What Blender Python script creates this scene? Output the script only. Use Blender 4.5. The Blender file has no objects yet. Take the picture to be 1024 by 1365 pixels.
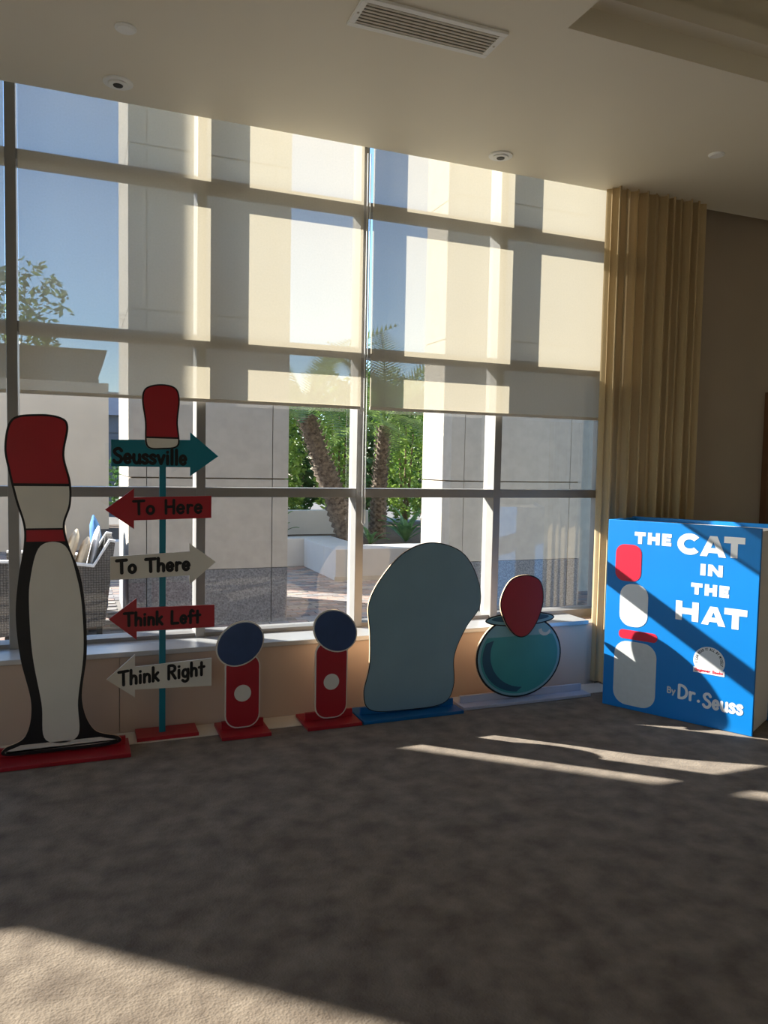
import bpy, bmesh, math, random
from mathutils import Vector, Matrix
random.seed(7)
sc = bpy.context.scene
COL = sc.collection
PI = math.pi

# ------------------------------------------------------------------ camera
cam = bpy.data.cameras.new('camera'); camo = bpy.data.objects.new('camera', cam); COL.objects.link(camo)
cam.sensor_fit = 'HORIZONTAL'; cam.sensor_width = 36.0; cam.lens = 1025.0 / 1024.0 * 36.0
cam.clip_start = 0.05; cam.clip_end = 300
_r = Vector((0.929, -0.370, 0.019)); _u = Vector((0.005, 0.064, 0.998)); _b = Vector((-0.371, -0.927, 0.061))
_b.normalize(); _r = (_r - _b * _r.dot(_b)).normalized(); _u = _b.cross(_r)
camo.matrix_world = Matrix(((_r.x, _u.x, _b.x, 0), (_r.y, _u.y, _b.y, 0), (_r.z, _u.z, _b.z, 1.6), (0, 0, 0, 1)))
sc.camera = camo

# ------------------------------------------------------------------ world, sun, exposure
world = bpy.data.worlds.new('sky'); sc.world = world; world.use_nodes = True
wn = world.node_tree; wn.nodes.clear()
sky = wn.nodes.new('ShaderNodeTexSky'); sky.sky_type = 'NISHITA'; sky.sun_disc = False
sky.sun_elevation = math.radians(24); sky.sun_rotation = math.radians(-49.6)
sky.air_density = 1.0; sky.dust_density = 0.1; sky.ozone_density = 4.0
bg = wn.nodes.new('ShaderNodeBackground'); bg.inputs['Strength'].default_value = 0.30
wo = wn.nodes.new('ShaderNodeOutputWorld')
wn.links.new(sky.outputs[0], bg.inputs[0]); wn.links.new(bg.outputs[0], wo.inputs[0])
sun = bpy.data.lights.new('sun', 'SUN'); sun.energy = 14.0; sun.angle = math.radians(0.55); sun.color = (1.0, 0.945, 0.86)
suno = bpy.data.objects.new('sun', sun); COL.objects.link(suno)
_ce = math.cos(math.atan(0.4426)); _se = math.sin(math.atan(0.4426))
suno.rotation_euler = Vector((0.762 * _ce, -0.648 * _ce, -_se)).to_track_quat('-Z', 'Y').to_euler()
sc.view_settings.view_transform = 'Standard'; sc.view_settings.look = 'None'
sc.view_settings.gamma = 1.0; sc.view_settings.use_curve_mapping = False
sc.view_settings.exposure = 0.66
sc.cycles.max_bounces = 10; sc.cycles.diffuse_bounces = 6; sc.cycles.transparent_max_bounces = 16

# ------------------------------------------------------------------ materials
def mat(name, col, rough=0.7, var=0.06, scale=6.0, bump=0.0, bscale=60.0, metal=0.0, spec=0.3, detail=4.0, col2=None, coat=0.0):
    m = bpy.data.materials.new(name); m.use_nodes = True
    nt = m.node_tree; b = nt.nodes['Principled BSDF']
    b.inputs['Roughness'].default_value = rough; b.inputs['Metallic'].default_value = metal
    b.inputs['Specular IOR Level'].default_value = spec; b.inputs['Coat Weight'].default_value = coat
    tc = nt.nodes.new('ShaderNodeTexCoord')
    n = nt.nodes.new('ShaderNodeTexNoise'); n.inputs['Scale'].default_value = scale; n.inputs['Detail'].default_value = detail
    nt.links.new(tc.outputs['Object'], n.inputs['Vector'])
    r = nt.nodes.new('ShaderNodeValToRGB')
    c2 = col2 or tuple(min(1, c * (1 + var)) for c in col); c1 = col if col2 else tuple(c * (1 - var) for c in col)
    r.color_ramp.elements[0].position = 0.32; r.color_ramp.elements[1].position = 0.68
    r.color_ramp.elements[0].color = (*c1, 1); r.color_ramp.elements[1].color = (*c2, 1)
    nt.links.new(n.outputs['Fac'], r.inputs['Fac']); nt.links.new(r.outputs['Color'], b.inputs['Base Color'])
    if bump:
        n2 = nt.nodes.new('ShaderNodeTexNoise'); n2.inputs['Scale'].default_value = bscale; n2.inputs['Detail'].default_value = 3
        nt.links.new(tc.outputs['Object'], n2.inputs['Vector'])
        bp = nt.nodes.new('ShaderNodeBump'); bp.inputs['Strength'].default_value = bump; bp.inputs['Distance'].default_value = 0.01
        nt.links.new(n2.outputs['Fac'], bp.inputs['Height']); nt.links.new(bp.outputs['Normal'], b.inputs['Normal'])
    return m

def carpet_mat():
    m = mat('carpet', (0.135, 0.100, 0.072), 0.95, col2=(0.25, 0.198, 0.147), scale=8.0, detail=7.0, spec=0.05)
    nt = m.node_tree; b = nt.nodes['Principled BSDF']; tc = [n for n in nt.nodes if n.type == 'TEX_COORD'][0]
    rot = nt.nodes.new('ShaderNodeMapping'); rot.inputs['Rotation'].default_value = (0, 0, 0.5)
    nt.links.new(tc.outputs['Object'], rot.inputs['Vector'])
    v = nt.nodes.new('ShaderNodeTexVoronoi'); v.inputs['Scale'].default_value = 110
    nt.links.new(rot.outputs['Vector'], v.inputs['Vector'])
    n3 = nt.nodes.new('ShaderNodeTexNoise'); n3.inputs['Scale'].default_value = 40; n3.inputs['Detail'].default_value = 4
    nt.links.new(tc.outputs['Object'], n3.inputs['Vector'])
    ad = nt.nodes.new('ShaderNodeMath'); ad.operation = 'MULTIPLY_ADD'; ad.inputs[1].default_value = 0.5
    nt.links.new(v.outputs['Distance'], ad.inputs[0]); nt.links.new(n3.outputs['Fac'], ad.inputs[2])
    bp = nt.nodes.new('ShaderNodeBump'); bp.inputs['Strength'].default_value = 0.35; bp.inputs['Distance'].default_value = 0.008
    nt.links.new(ad.outputs[0], bp.inputs['Height']); nt.links.new(bp.outputs['Normal'], b.inputs['Normal'])
    b.inputs['Sheen Weight'].default_value = 0.15
    return m

def glass_mat():
    m = bpy.data.materials.new('window_glass'); m.use_nodes = True; nt = m.node_tree; nt.nodes.clear()
    o = nt.nodes.new('ShaderNodeOutputMaterial'); t = nt.nodes.new('ShaderNodeBsdfTransparent'); g = nt.nodes.new('ShaderNodeBsdfGlossy')
    t.inputs['Color'].default_value = (0.86, 0.885, 0.88, 1); g.inputs['Roughness'].default_value = 0.004
    fr = nt.nodes.new('ShaderNodeFresnel'); fr.inputs['IOR'].default_value = 1.52
    ml = nt.nodes.new('ShaderNodeMath'); ml.operation = 'MULTIPLY'; ml.inputs[1].default_value = 1.6; ml.use_clamp = True
    mx = nt.nodes.new('ShaderNodeMixShader')
    nt.links.new(fr.outputs[0], ml.inputs[0]); nt.links.new(ml.outputs[0], mx.inputs[0])
    nt.links.new(t.outputs[0], mx.inputs[1]); nt.links.new(g.outputs[0], mx.inputs[2]); nt.links.new(mx.outputs[0], o.inputs[0])
    return m

def fabric_mat(name, col, transp, transl):
    m = bpy.data.materials.new(name); m.use_nodes = True; nt = m.node_tree; nt.nodes.clear()
    o = nt.nodes.new('ShaderNodeOutputMaterial')
    tc = nt.nodes.new('ShaderNodeTexCoord'); n = nt.nodes.new('ShaderNodeTexNoise'); n.inputs['Scale'].default_value = 90; n.inputs['Detail'].default_value = 3
    nt.links.new(tc.outputs['Object'], n.inputs['Vector'])
    r = nt.nodes.new('ShaderNodeValToRGB'); r.color_ramp.elements[0].color = (*[c * 0.93 for c in col], 1); r.color_ramp.elements[1].color = (*[min(1, c * 1.05) for c in col], 1)
    nt.links.new(n.outputs['Fac'], r.inputs['Fac'])
    d = nt.nodes.new('ShaderNodeBsdfDiffuse'); l = nt.nodes.new('ShaderNodeBsdfTranslucent'); t = nt.nodes.new('ShaderNodeBsdfTransparent')
    nt.links.new(r.outputs[0], d.inputs[0]); nt.links.new(r.outputs[0], l.inputs[0])
    m1 = nt.nodes.new('ShaderNodeMixShader'); m1.inputs[0].default_value = transl
    nt.links.new(d.outputs[0], m1.inputs[1]); nt.links.new(l.outputs[0], m1.inputs[2])
    m2 = nt.nodes.new('ShaderNodeMixShader'); m2.inputs[0].default_value = transp
    nt.links.new(m1.outputs[0], m2.inputs[1]); nt.links.new(t.outputs[0], m2.inputs[2]); nt.links.new(m2.outputs[0], o.inputs[0])
    return m

def leaf_mat(name, c1, c2):
    m = bpy.data.materials.new(name); m.use_nodes = True; nt = m.node_tree; b = nt.nodes['Principled BSDF']
    tc = nt.nodes.new('ShaderNodeTexCoord'); n = nt.nodes.new('ShaderNodeTexNoise'); n.inputs['Scale'].default_value = 5.0; n.inputs['Detail'].default_value = 5
    nt.links.new(tc.outputs['Object'], n.inputs['Vector'])
    r = nt.nodes.new('ShaderNodeValToRGB'); r.color_ramp.elements[0].position = 0.35; r.color_ramp.elements[1].position = 0.65
    r.color_ramp.elements[0].color = (*c1, 1); r.color_ramp.elements[1].color = (*c2, 1)
    nt.links.new(n.outputs['Fac'], r.inputs['Fac']); nt.links.new(r.outputs[0], b.inputs['Base Color'])
    b.inputs['Roughness'].default_value = 0.45
    l = nt.nodes.new('ShaderNodeBsdfTranslucent'); nt.links.new(r.outputs[0], l.inputs[0])
    mx = nt.nodes.new('ShaderNodeMixShader'); mx.inputs[0].default_value = 0.4
    o = [x for x in nt.nodes if x.type == 'OUTPUT_MATERIAL'][0]
    nt.links.new(b.outputs[0], mx.inputs[1]); nt.links.new(l.outputs[0], mx.inputs[2]); nt.links.new(mx.outputs[0], o.inputs[0])
    return m

def wicker_mat():
    m = mat('wicker', (0.13, 0.115, 0.105), 0.7, var=0.15, scale=30)
    nt = m.node_tree; b = nt.nodes['Principled BSDF']; tc = [n for n in nt.nodes if n.type == 'TEX_COORD'][0]
    ck = nt.nodes.new('ShaderNodeTexVoronoi'); ck.inputs['Scale'].default_value = 45; ck.inputs['Randomness'].default_value = 0.15
    nt.links.new(tc.outputs['Object'], ck.inputs['Vector'])
    bp = nt.nodes.new('ShaderNodeBump'); bp.inputs['Strength'].default_value = 0.9; bp.inputs['Distance'].default_value = 0.01
    nt.links.new(ck.outputs['Distance'], bp.inputs['Height']); nt.links.new(bp.outputs['Normal'], b.inputs['Normal'])
    r = nt.nodes.new('ShaderNodeValToRGB'); r.color_ramp.elements[0].color = (0.19, 0.175, 0.16, 1); r.color_ramp.elements[1].color = (0.06, 0.055, 0.05, 1)
    r.color_ramp.elements[1].position = 0.6
    nt.links.new(ck.outputs['Distance'], r.inputs['Fac']); nt.links.new(r.outputs[0], b.inputs['Base Color'])
    return m

M = dict(
    carpet=carpet_mat(), glass=glass_mat(),
    shade=fabric_mat('shade_fabric', (0.60, 0.535, 0.41), 0.18, 0.42),
    curtain=fabric_mat('curtain_fabric', (0.58, 0.45, 0.27), 0.0, 0.18),
    ceiling=mat('ceiling_paint', (0.80, 0.745, 0.63), 0.55, 0.015, 1.5),
    wall=mat('wall_paint', (0.42, 0.35, 0.28), 0.8, 0.03, 2.0),
    panel=mat('knee_wall_panel', (0.55, 0.42, 0.33), 0.42, 0.03, 2.0, spec=0.4),
    strip=mat('white_stone_strip', (0.68, 0.62, 0.54), 0.5, 0.05, 8),
    metal=mat('bronze_aluminium', (0.27, 0.26, 0.25), 0.4, 0.04, 8, spec=0.5, metal=0.25),
    sill=mat('sill_aluminium', (0.50, 0.50, 0.50), 0.32, 0.04, 8, spec=0.5, metal=0.3),
    white=mat('white_paint', (0.86, 0.86, 0.85), 0.5, 0.02, 5),
    dark=mat('dark_plastic', (0.02, 0.02, 0.02), 0.5, 0.1, 9),
    grille=mat('vent_slat', (0.50, 0.46, 0.40), 0.5, 0.05, 9),
    ply=mat('raw_plywood', (0.62, 0.43, 0.27), 0.7, 0.12, 14, bump=0.1),
    red=mat('red_paint', (0.36, 0.012, 0.022), 0.33, 0.06, 5, spec=0.5),
    offwhite=mat('off_white_paint', (0.68, 0.64, 0.57), 0.4, 0.03, 5, spec=0.4),
    black=mat('black_paint', (0.012, 0.011, 0.012), 0.45, 0.1, 12),
    teal=mat('teal_paint', (0.0, 0.17, 0.24), 0.35, 0.05, 5, spec=0.5),
    navy=mat('navy_paint', (0.035, 0.065, 0.16), 0.4, 0.10, 12, spec=0.4),
    greyblue=mat('grey_blue_paint', (0.20, 0.31, 0.365), 0.35, 0.04, 4, spec=0.5),
    bluebase=mat('blue_base_paint', (0.0, 0.11, 0.32), 0.35, 0.05, 5, spec=0.5),
    palebase=mat('pale_lilac_paint', (0.46, 0.47, 0.56), 0.4, 0.03, 5),
    water=mat('water_green_paint', (0.05, 0.30, 0.30), 0.33, 0.07, 4, spec=0.5),
    bowl=mat('bowl_pale_blue_paint', (0.22, 0.42, 0.48), 0.33, 0.05, 4, spec=0.5),
    bowlshade=mat('bowl_dark_blue_paint', (0.02, 0.09, 0.15), 0.33, 0.05, 4, spec=0.5),
    coverblue=mat('book_cover_blue', (0.0, 0.185, 0.56), 0.42, 0.03, 3, bump=0.04, bscale=6, spec=0.4),
    pages=mat('book_pages_white', (0.70, 0.68, 0.66), 0.6, 0.03, 3),
    coverwhite=mat('cover_white_print', (0.80, 0.80, 0.82), 0.42, 0.01, 3, spec=0.4),
    covergrey=mat('cover_grey_print', (0.60, 0.60, 0.60), 0.42, 0.03, 30, spec=0.4),
    coverred=mat('cover_red_print', (0.62, 0.015, 0.045), 0.42, 0.03, 3, spec=0.4),
    wallpale=mat('pale_wall_paint', (0.70, 0.64, 0.55), 0.8, 0.03, 2.0),
    wood=mat('door_wood', (0.16, 0.075, 0.035), 0.5, 0.15, 4),
    stone=mat('pier_limestone', (0.47, 0.425, 0.365), 0.8, 0.06, 9, bump=0.08, bscale=30),
    joint=mat('pier_joint', (0.22, 0.18, 0.14), 0.9, 0.05, 9),
    granite=mat('pier_granite', (0.12, 0.12, 0.125), 0.6, scale=70, col2=(0.28, 0.28, 0.29), detail=6),
    beige=mat('beige_stucco', (0.66, 0.54, 0.41), 0.9, 0.04, 2, bump=0.06),
    planter=mat('planter_white', (0.50, 0.49, 0.48), 0.8, 0.03, 3),
    soil=mat('soil', (0.10, 0.07, 0.05), 0.95, 0.2, 12, bump=0.4),
    mortar=mat('paving_sand', (0.20, 0.18, 0.16), 0.95, 0.1, 20),
    pav0=mat('paver_pink', (0.36, 0.26, 0.22), 0.85, 0.1, 20, bump=0.1), pav1=mat('paver_grey', (0.28, 0.26, 0.25), 0.85, 0.1, 20, bump=0.1),
    pav2=mat('paver_dark', (0.20, 0.18, 0.175), 0.85, 0.1, 20, bump=0.1), pav3=mat('paver_tan', (0.40, 0.34, 0.28), 0.85, 0.1, 20, bump=0.1),
    bark=mat('palm_bark', (0.07, 0.05, 0.038), 0.95, scale=18, col2=(0.24, 0.185, 0.14), bump=0.9, bscale=25),
    stem=mat('shrub_stem', (0.16, 0.11, 0.07), 0.9, 0.2, 12),
    leafA=leaf_mat('leaf_bright', (0.08, 0.18, 0.02), (0.34, 0.48, 0.09)),
    leafB=leaf_mat('leaf_deep', (0.02, 0.07, 0.015), (0.10, 0.21, 0.05)),
    leafC=leaf_mat('leaf_palm', (0.07, 0.14, 0.03), (0.22, 0.31, 0.10)),
    leafD=leaf_mat('leaf_broad', (0.06, 0.16, 0.05), (0.20, 0.36, 0.13)),
    canopy=mat('canopy_brown', (0.12, 0.09, 0.065), 0.85, 0.06, 4),
    slate=mat('slate_siding', (0.10, 0.12, 0.16), 0.7, 0.08, 3),
    cushion=mat('cushion_beige', (0.66, 0.55, 0.40), 0.9, 0.04, 9, bump=0.1), cushionw=mat('cushion_white', (0.74, 0.74, 0.75), 0.9, 0.03, 9, bump=0.1),
    cushionb=mat('cushion_blue', (0.05, 0.16, 0.38), 0.9, 0.04, 9),
    wicker=wicker_mat(), ext=mat('outer_roof', (0.4, 0.38, 0.35), 0.9),
)

# ------------------------------------------------------------------ helpers
def mesh_obj(name, verts, faces, m, parent=None, smooth=False, loc=(0, 0, 0)):
    me = bpy.data.meshes.new(name); me.from_pydata([tuple(v) for v in verts], [], faces); me.update()
    bm = bmesh.new(); bm.from_mesh(me); bmesh.ops.recalc_face_normals(bm, faces=bm.faces); bm.to_mesh(me); bm.free()
    if m is not None: me.materials.append(m)
    if smooth:
        for p in me.polygons: p.use_smooth = True
    o = bpy.data.objects.new(name, me); COL.objects.link(o); o.location = loc
    if parent is not None: o.parent = parent
    return o

def box(name, x0, x1, y0, y1, z0, z1, m, parent=None, bevel=0.0):
    bm = bmesh.new(); bmesh.ops.create_cube(bm, size=1.0)
    for v in bm.verts:
        v.co = Vector((x0 + (v.co.x + .5) * (x1 - x0), y0 + (v.co.y + .5) * (y1 - y0), z0 + (v.co.z + .5) * (z1 - z0)))
    if bevel: bmesh.ops.bevel(bm, geom=list(bm.edges), offset=bevel, segments=2, affect='EDGES', profile=0.5)
    me = bpy.data.meshes.new(name); bm.to_mesh(me); bm.free(); me.materials.append(m)
    o = bpy.data.objects.new(name, me); COL.objects.link(o)
    if parent is not None: o.parent = parent
    return o

def empty(name, loc=(0, 0, 0), rz=0.0):
    o = bpy.data.objects.new(name, None); COL.objects.link(o); o.location = loc; o.rotation_euler = (0, 0, rz); o.empty_display_size = 0.1
    return o

def tag(o, label=None, cat=None, group=None, kind=None):
    if label: o['label'] = label
    if cat: o['category'] = cat
    if group: o['group'] = group
    if kind: o['kind'] = kind
    return o

def struct(o, label=None): return tag(o, label, kind='structure')

def smooth_loop(pts, n=8):
    out = []; N = len(pts)
    for i in range(N):
        p0, p1, p2, p3 = (Vector(pts[(i + k) % N]) for k in (-1, 0, 1, 2))
        for j in range(n):
            t = j / n
            out.append(0.5 * ((2 * p1) + (p2 - p0) * t + (2 * p0 - 5 * p1 + 4 * p2 - p3) * t * t + (3 * p1 - p0 - 3 * p2 + p3) * t ** 3))
    return [(v.x, v.y) for v in out]

def smooth_path(pts, n=5):
    if len(pts) < 3: return pts
    out = []; P = [pts[0]] + list(pts) + [pts[-1]]
    for i in range(1, len(P) - 2):
        p0, p1, p2, p3 = (Vector(P[i + k]) for k in (-1, 0, 1, 2))
        for j in range(n):
            t = j / n
            v = 0.5 * ((2 * p1) + (p2 - p0) * t + (2 * p0 - 5 * p1 + 4 * p2 - p3) * t * t + (3 * p1 - p0 - 3 * p2 + p3) * t ** 3)
            out.append((v.x, v.y))
    out.append(tuple(pts[-1])); return out

def ellipse(cx, cz, rx, rz, n=48, tilt=0.0):
    c, s = math.cos(tilt), math.sin(tilt)
    return [(cx + rx * math.cos(a) * c - rz * math.sin(a) * s, cz + rx * math.cos(a) * s + rz * math.sin(a) * c) for a in (2 * PI * i / n for i in range(n))]

def round_rect(x0, x1, z0, z1, r, n=6):
    out = []
    for cx, cz, a0 in ((x1 - r, z1 - r, 0), (x0 + r, z1 - r, PI / 2), (x0 + r, z0 + r, PI), (x1 - r, z0 + r, 1.5 * PI)):
        for i in range(n + 1):
            a = a0 + PI / 2 * i / n; out.append((cx + r * math.cos(a), cz + r * math.sin(a)))
    return out

def slab(name, loop, y0, y1, m, parent=None, front=None):
    """outline in X,Z extruded from y0 (front, room side) to y1 (back)"""
    n = len(loop)
    v = [(x, y0, z) for x, z in loop] + [(x, y1, z) for x, z in loop]
    f = [list(range(n)), list(range(2 * n - 1, n - 1, -1))] + [[i, i + n, (i + 1) % n + n, (i + 1) % n] for i in range(n)]
    return mesh_obj(name, v, f, m, parent)

def inset(loop, d):
    n = len(loop); A = sum(loop[i][0] * loop[(i + 1) % n][1] - loop[(i + 1) % n][0] * loop[i][1] for i in range(n)); s = 1 if A > 0 else -1
    out = []
    for i in range(n):
        a, b = Vector(loop[i - 1]), Vector(loop[(i + 1) % n]); t = (b - a)
        if t.length < 1e-9: out.append(loop[i]); continue
        t.normalize(); out.append((loop[i][0] - t.y * d * s, loop[i][1] + t.x * d * s))
    return out

def clip_z(loop, lo, hi):
    def half(L, keep, zc):
        out = []
        for i in range(len(L)):
            a, b = L[i - 1], L[i]; ka, kb = keep(a[1]), keep(b[1])
            if ka != kb:
                t = (zc - a[1]) / (b[1] - a[1]); out.append((a[0] + t * (b[0] - a[0]), zc))
            if kb: out.append(b)
        return out
    return half(half(loop, lambda z: z >= lo, lo), lambda z: z <= hi, hi)

def tube(path, r, seg=8, m=None, name='tube', parent=None, radii=None):
    v = []; f = []
    for i, p in enumerate(path):
        p = Vector(p); d = (Vector(path[min(i + 1, len(path) - 1)]) - Vector(path[max(i - 1, 0)])).normalized()
        a = d.orthogonal().normalized() if abs(d.z) < 0.99 else Vector((1, 0, 0)); a = (a - d * a.dot(d)).normalized(); b = d.cross(a)
        rr = radii[i] if radii else r
        for k in range(seg):
            t = 2 * PI * k / seg; v.append(p + a * rr * math.cos(t) + b * rr * math.sin(t))
    for i in range(len(path) - 1):
        for k in range(seg): f.append([i * seg + k, i * seg + (k + 1) % seg, (i + 1) * seg + (k + 1) % seg, (i + 1) * seg + k])
    f.append(list(range(seg))[::-1]); f.append([(len(path) - 1) * seg + k for k in range(seg)])
    return mesh_obj(name, v, f, m, parent, smooth=True)

# marker-style stroke lettering (flat print)
def arc(cx, cy, rx, ry, a0, a1, n=10):
    return [(cx + rx * math.cos(math.radians(a0 + (a1 - a0) * i / n)), cy + ry * math.sin(math.radians(a0 + (a1 - a0) * i / n))) for i in range(n + 1)]
_S = [(.56, .84), (.42, .99), (.18, .96), (.06, .78), (.2, .58), (.44, .45), (.56, .26), (.42, .03), (.16, .01), (.02, .15)]
GL = {
    'S': (.6, [smooth_path(_S)]), 's': (.42, [smooth_path([(x * .66, y * .62) for x, y in _S])]),
    'e': (.52, [[(.06, .30), (.46, .33)] + arc(.26, .31, .21, .31, 5, 320, 14)]),
    'u': (.54, [smooth_path([(.05, .6), (.06, .2), (.2, .01), (.38, .06), (.46, .28)]), [(.46, .6), (.49, 0)]]),
    'v': (.5, [[(.03, .6), (.25, 0), (.47, .6)]]), 'i': (.2, [[(.1, .58), (.1, 0)], [(.1, .84), (.105, .85)]]),
    'l': (.2, [[(.1, 1.02), (.1, 0)]]), 'T': (.68, [[(0, .97), (.66, 1)], [(.33, .98), (.35, 0)]]),
    'o': (.52, [arc(.26, .29, .21, .29, 90, 450, 16)]), 'H': (.62, [[(.05, 1), (.06, 0)], [(.56, 1), (.56, 0)], [(.05, .5), (.56, .52)]]),
    'r': (.38, [[(.07, .6), (.08, 0)], smooth_path([(.08, .38), (.2, .58), (.36, .56)])]),
    'h': (.52, [[(.07, 1.02), (.07, 0)], smooth_path([(.07, .35), (.22, .58), (.42, .5), (.45, .25), (.45, 0)])]),
    'n': (.52, [[(.07, .6), (.07, 0)], smooth_path([(.07, .35), (.22, .58), (.42, .5), (.45, .25), (.45, 0)])]),
    'k': (.5, [[(.07, 1.02), (.07, 0)], [(.42, .6), (.08, .26)], [(.17, .34), (.46, 0)]]),
    'L': (.58, [[(.06, 1), (.05, .02), (.54, .03)]]),
    'f': (.4, [smooth_path([(.4, .93), (.27, 1.02), (.17, .88), (.17, .5), (.17, 0)]), [(.02, .56), (.36, .58)]]),
    't': (.4, [[(.2, .95), (.2, 0)], [(.02, .6), (.4, .62)]]),
    'R': (.6, [[(.06, 0), (.06, 1)], [(.06, 1)] + arc(.28, .76, .25, .24, 90, -90, 10) + [(.06, .52)], [(.24, .52), (.56, 0)]]),
    'g': (.52, [arc(.25, .3, .2, .28, 90, 450, 14), smooth_path([(.46, .58), (.46, 0), (.42, -.25), (.22, -.33), (.05, -.22)])]),
    'B': (.58, [[(.06, 0), (.06, 1)], [(.06, 1)] + arc(.27, .77, .22, .23, 90, -90, 8) + [(.06, .54)], [(.06, .54)] + arc(.28, .27, .26, .27, 90, -90, 8) + [(.06, 0)]]),
    'y': (.5, [[(.03, .6), (.26, .05)], [(.48, .6), (.14, -.32)]]),
    'D': (.66, [[(.07, 0), (.07, 1)], [(.07, 1)] + arc(.2, .5, .42, .5, 90, -90, 12) + [(.07, 0)]]),
    '.': (.22, [[(.1, .03), (.105, .035)]]),
    'C': (.7, [arc(.42, .5, .36, .5, 48, 312, 16)]), 'A': (.74, [[(.04, 0), (.36, 1), (.70, 0)], [(.17, .3), (.57, .3)]]),
    'I': (.22, [[(.11, 1), (.11, 0)]]), 'N': (.66, [[(.07, 0), (.07, 1), (.58, 0), (.58, 1)]]),
    'E': (.54, [[(.5, 1), (.07, 1), (.07, 0), (.5, 0)], [(.07, .5), (.44, .5)]]), 'F': (.5, [[(.5, 1), (.07, 1), (.07, 0)], [(.07, .5), (.44, .5)]]),
    'M': (.78, [[(.07, 0), (.07, 1), (.39, .3), (.7, 1), (.7, 0)]]), 'Y': (.62, [[(.03, 1), (.31, .5), (.59, 1)], [(.31, .5), (.31, 0)]]),
    ' ': (.42, []),
}
def text_width(s, gap): return sum(GL[c][0] + gap for c in s) - gap
def strokes(s, x0, x1, zb, h, gap=.13, slope=0.0, zfun=None):
    """polylines of a word fitted between x0 and x1, baseline zb, cap height h"""
    k = (x1 - x0) / text_width(s, gap); out = []; x = 0
    for c in s:
        w, L = GL[c]
        for pl in L: out.append([(x0 + (x + px) * k, zb + slope * (x + px) * k + py * h) for px, py in pl])
        x += w + gap
    return out
def arc_strokes(s, cx, cz, r, a0, a1, h):
    tot = text_width(s, .2); out = []; x = 0
    for c in s:
        w, L = GL[c]; a = math.radians(a0 + (a1 - a0) * (x + w / 2) / tot); k = abs(math.radians(a1 - a0)) * r / tot
        for pl in L:
            q = []
            for px, py in pl:
                lx, lz = (px - w / 2) * k, py * h
                q.append((cx + (r + lz) * math.cos(a) + lx * math.sin(a), cz + (r + lz) * math.sin(a) - lx * math.cos(a)))
            out.append(q)
        x += w + .2
    return out
def lettering(name, lines, w, y, m, parent, square=False):
    v = []; f = []; r = w / 2; q = 0
    for pl in lines:
        for i in range(len(pl) - 1):
            a, b = Vector(pl[i]), Vector(pl[i + 1]); d = b - a
            if d.length < 1e-9: continue
            d.normalize(); n = Vector((-d.y, d.x)) * r; e = d * (r * .9 if square else 0)
            if square: a = a - (e if i == 0 else e * .9); b = b + (e if i == len(pl) - 2 else e * .9)
            q += 1; k = len(v); v += [(p.x, y - (q % 50) * .00001, p.y) for p in (a + n, a - n, b - n, b + n)]; f.append([k, k + 1, k + 2, k + 3])
        if not square:
            for p in pl:
                q += 1; k = len(v); v += [(p[0] + r * math.cos(t * PI / 5), y - (q % 50) * .00001, p[1] + r * math.sin(t * PI / 5)) for t in range(10)]; f.append(list(range(k, k + 10)))
    return mesh_obj(name, v, f, m, parent)

# ------------------------------------------------------------------ room shell
CZ = 3.624           # ceiling height
XL, XR, YB = -6.7, 6.2, -5.5
YW = 4.66            # knee wall face
struct(box('floor', XL, XR, YB, 4.46, -0.12, 0.0, M['carpet']), 'mottled taupe brown carpet')
struct(box('trim_1', XL, 3.62, 4.46, YW, -0.12, 0.004, M['strip']), 'pale stone strip between carpet and window wall')
struct(box('floor_border', 3.62, XR, 4.46, 4.95, -0.12, 0.0, M['carpet']), 'carpet under the curtain')
# ceiling with a recessed tray and a shade pocket along the window
TX, TY = 2.11, 3.11
cl = empty('ceiling'); struct(cl, 'smooth cream ceiling with a raised tray')
box('ceiling_panel', XL, XR, TY, 4.74, CZ, CZ + .25, M['ceiling'], cl)
box('ceiling_panel', XL, TX, YB, TY, CZ, CZ + .25, M['ceiling'], cl)
box('tray_panel', TX - .1, XR, YB, TY + .1, CZ + .45, CZ + .55, M['ceiling'], cl)
box('tray_side', TX - .1, XR, TY, TY + .1, CZ + .25, CZ + .45, M['ceiling'], cl)
box('tray_side', TX - .1, TX, YB, TY, CZ + .25, CZ + .45, M['ceiling'], cl)
box('tray_moulding', TX, XR, TY - .09, TY, CZ + .12, CZ + .2, M['ceiling'], cl)
box('tray_moulding', TX, TX + .09, YB, TY - .09, CZ + .12, CZ + .2, M['ceiling'], cl)
box('pocket_panel', XL, XR, 4.74, 5.1, CZ + .25, CZ + .35, M['ceiling'], cl)
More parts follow.
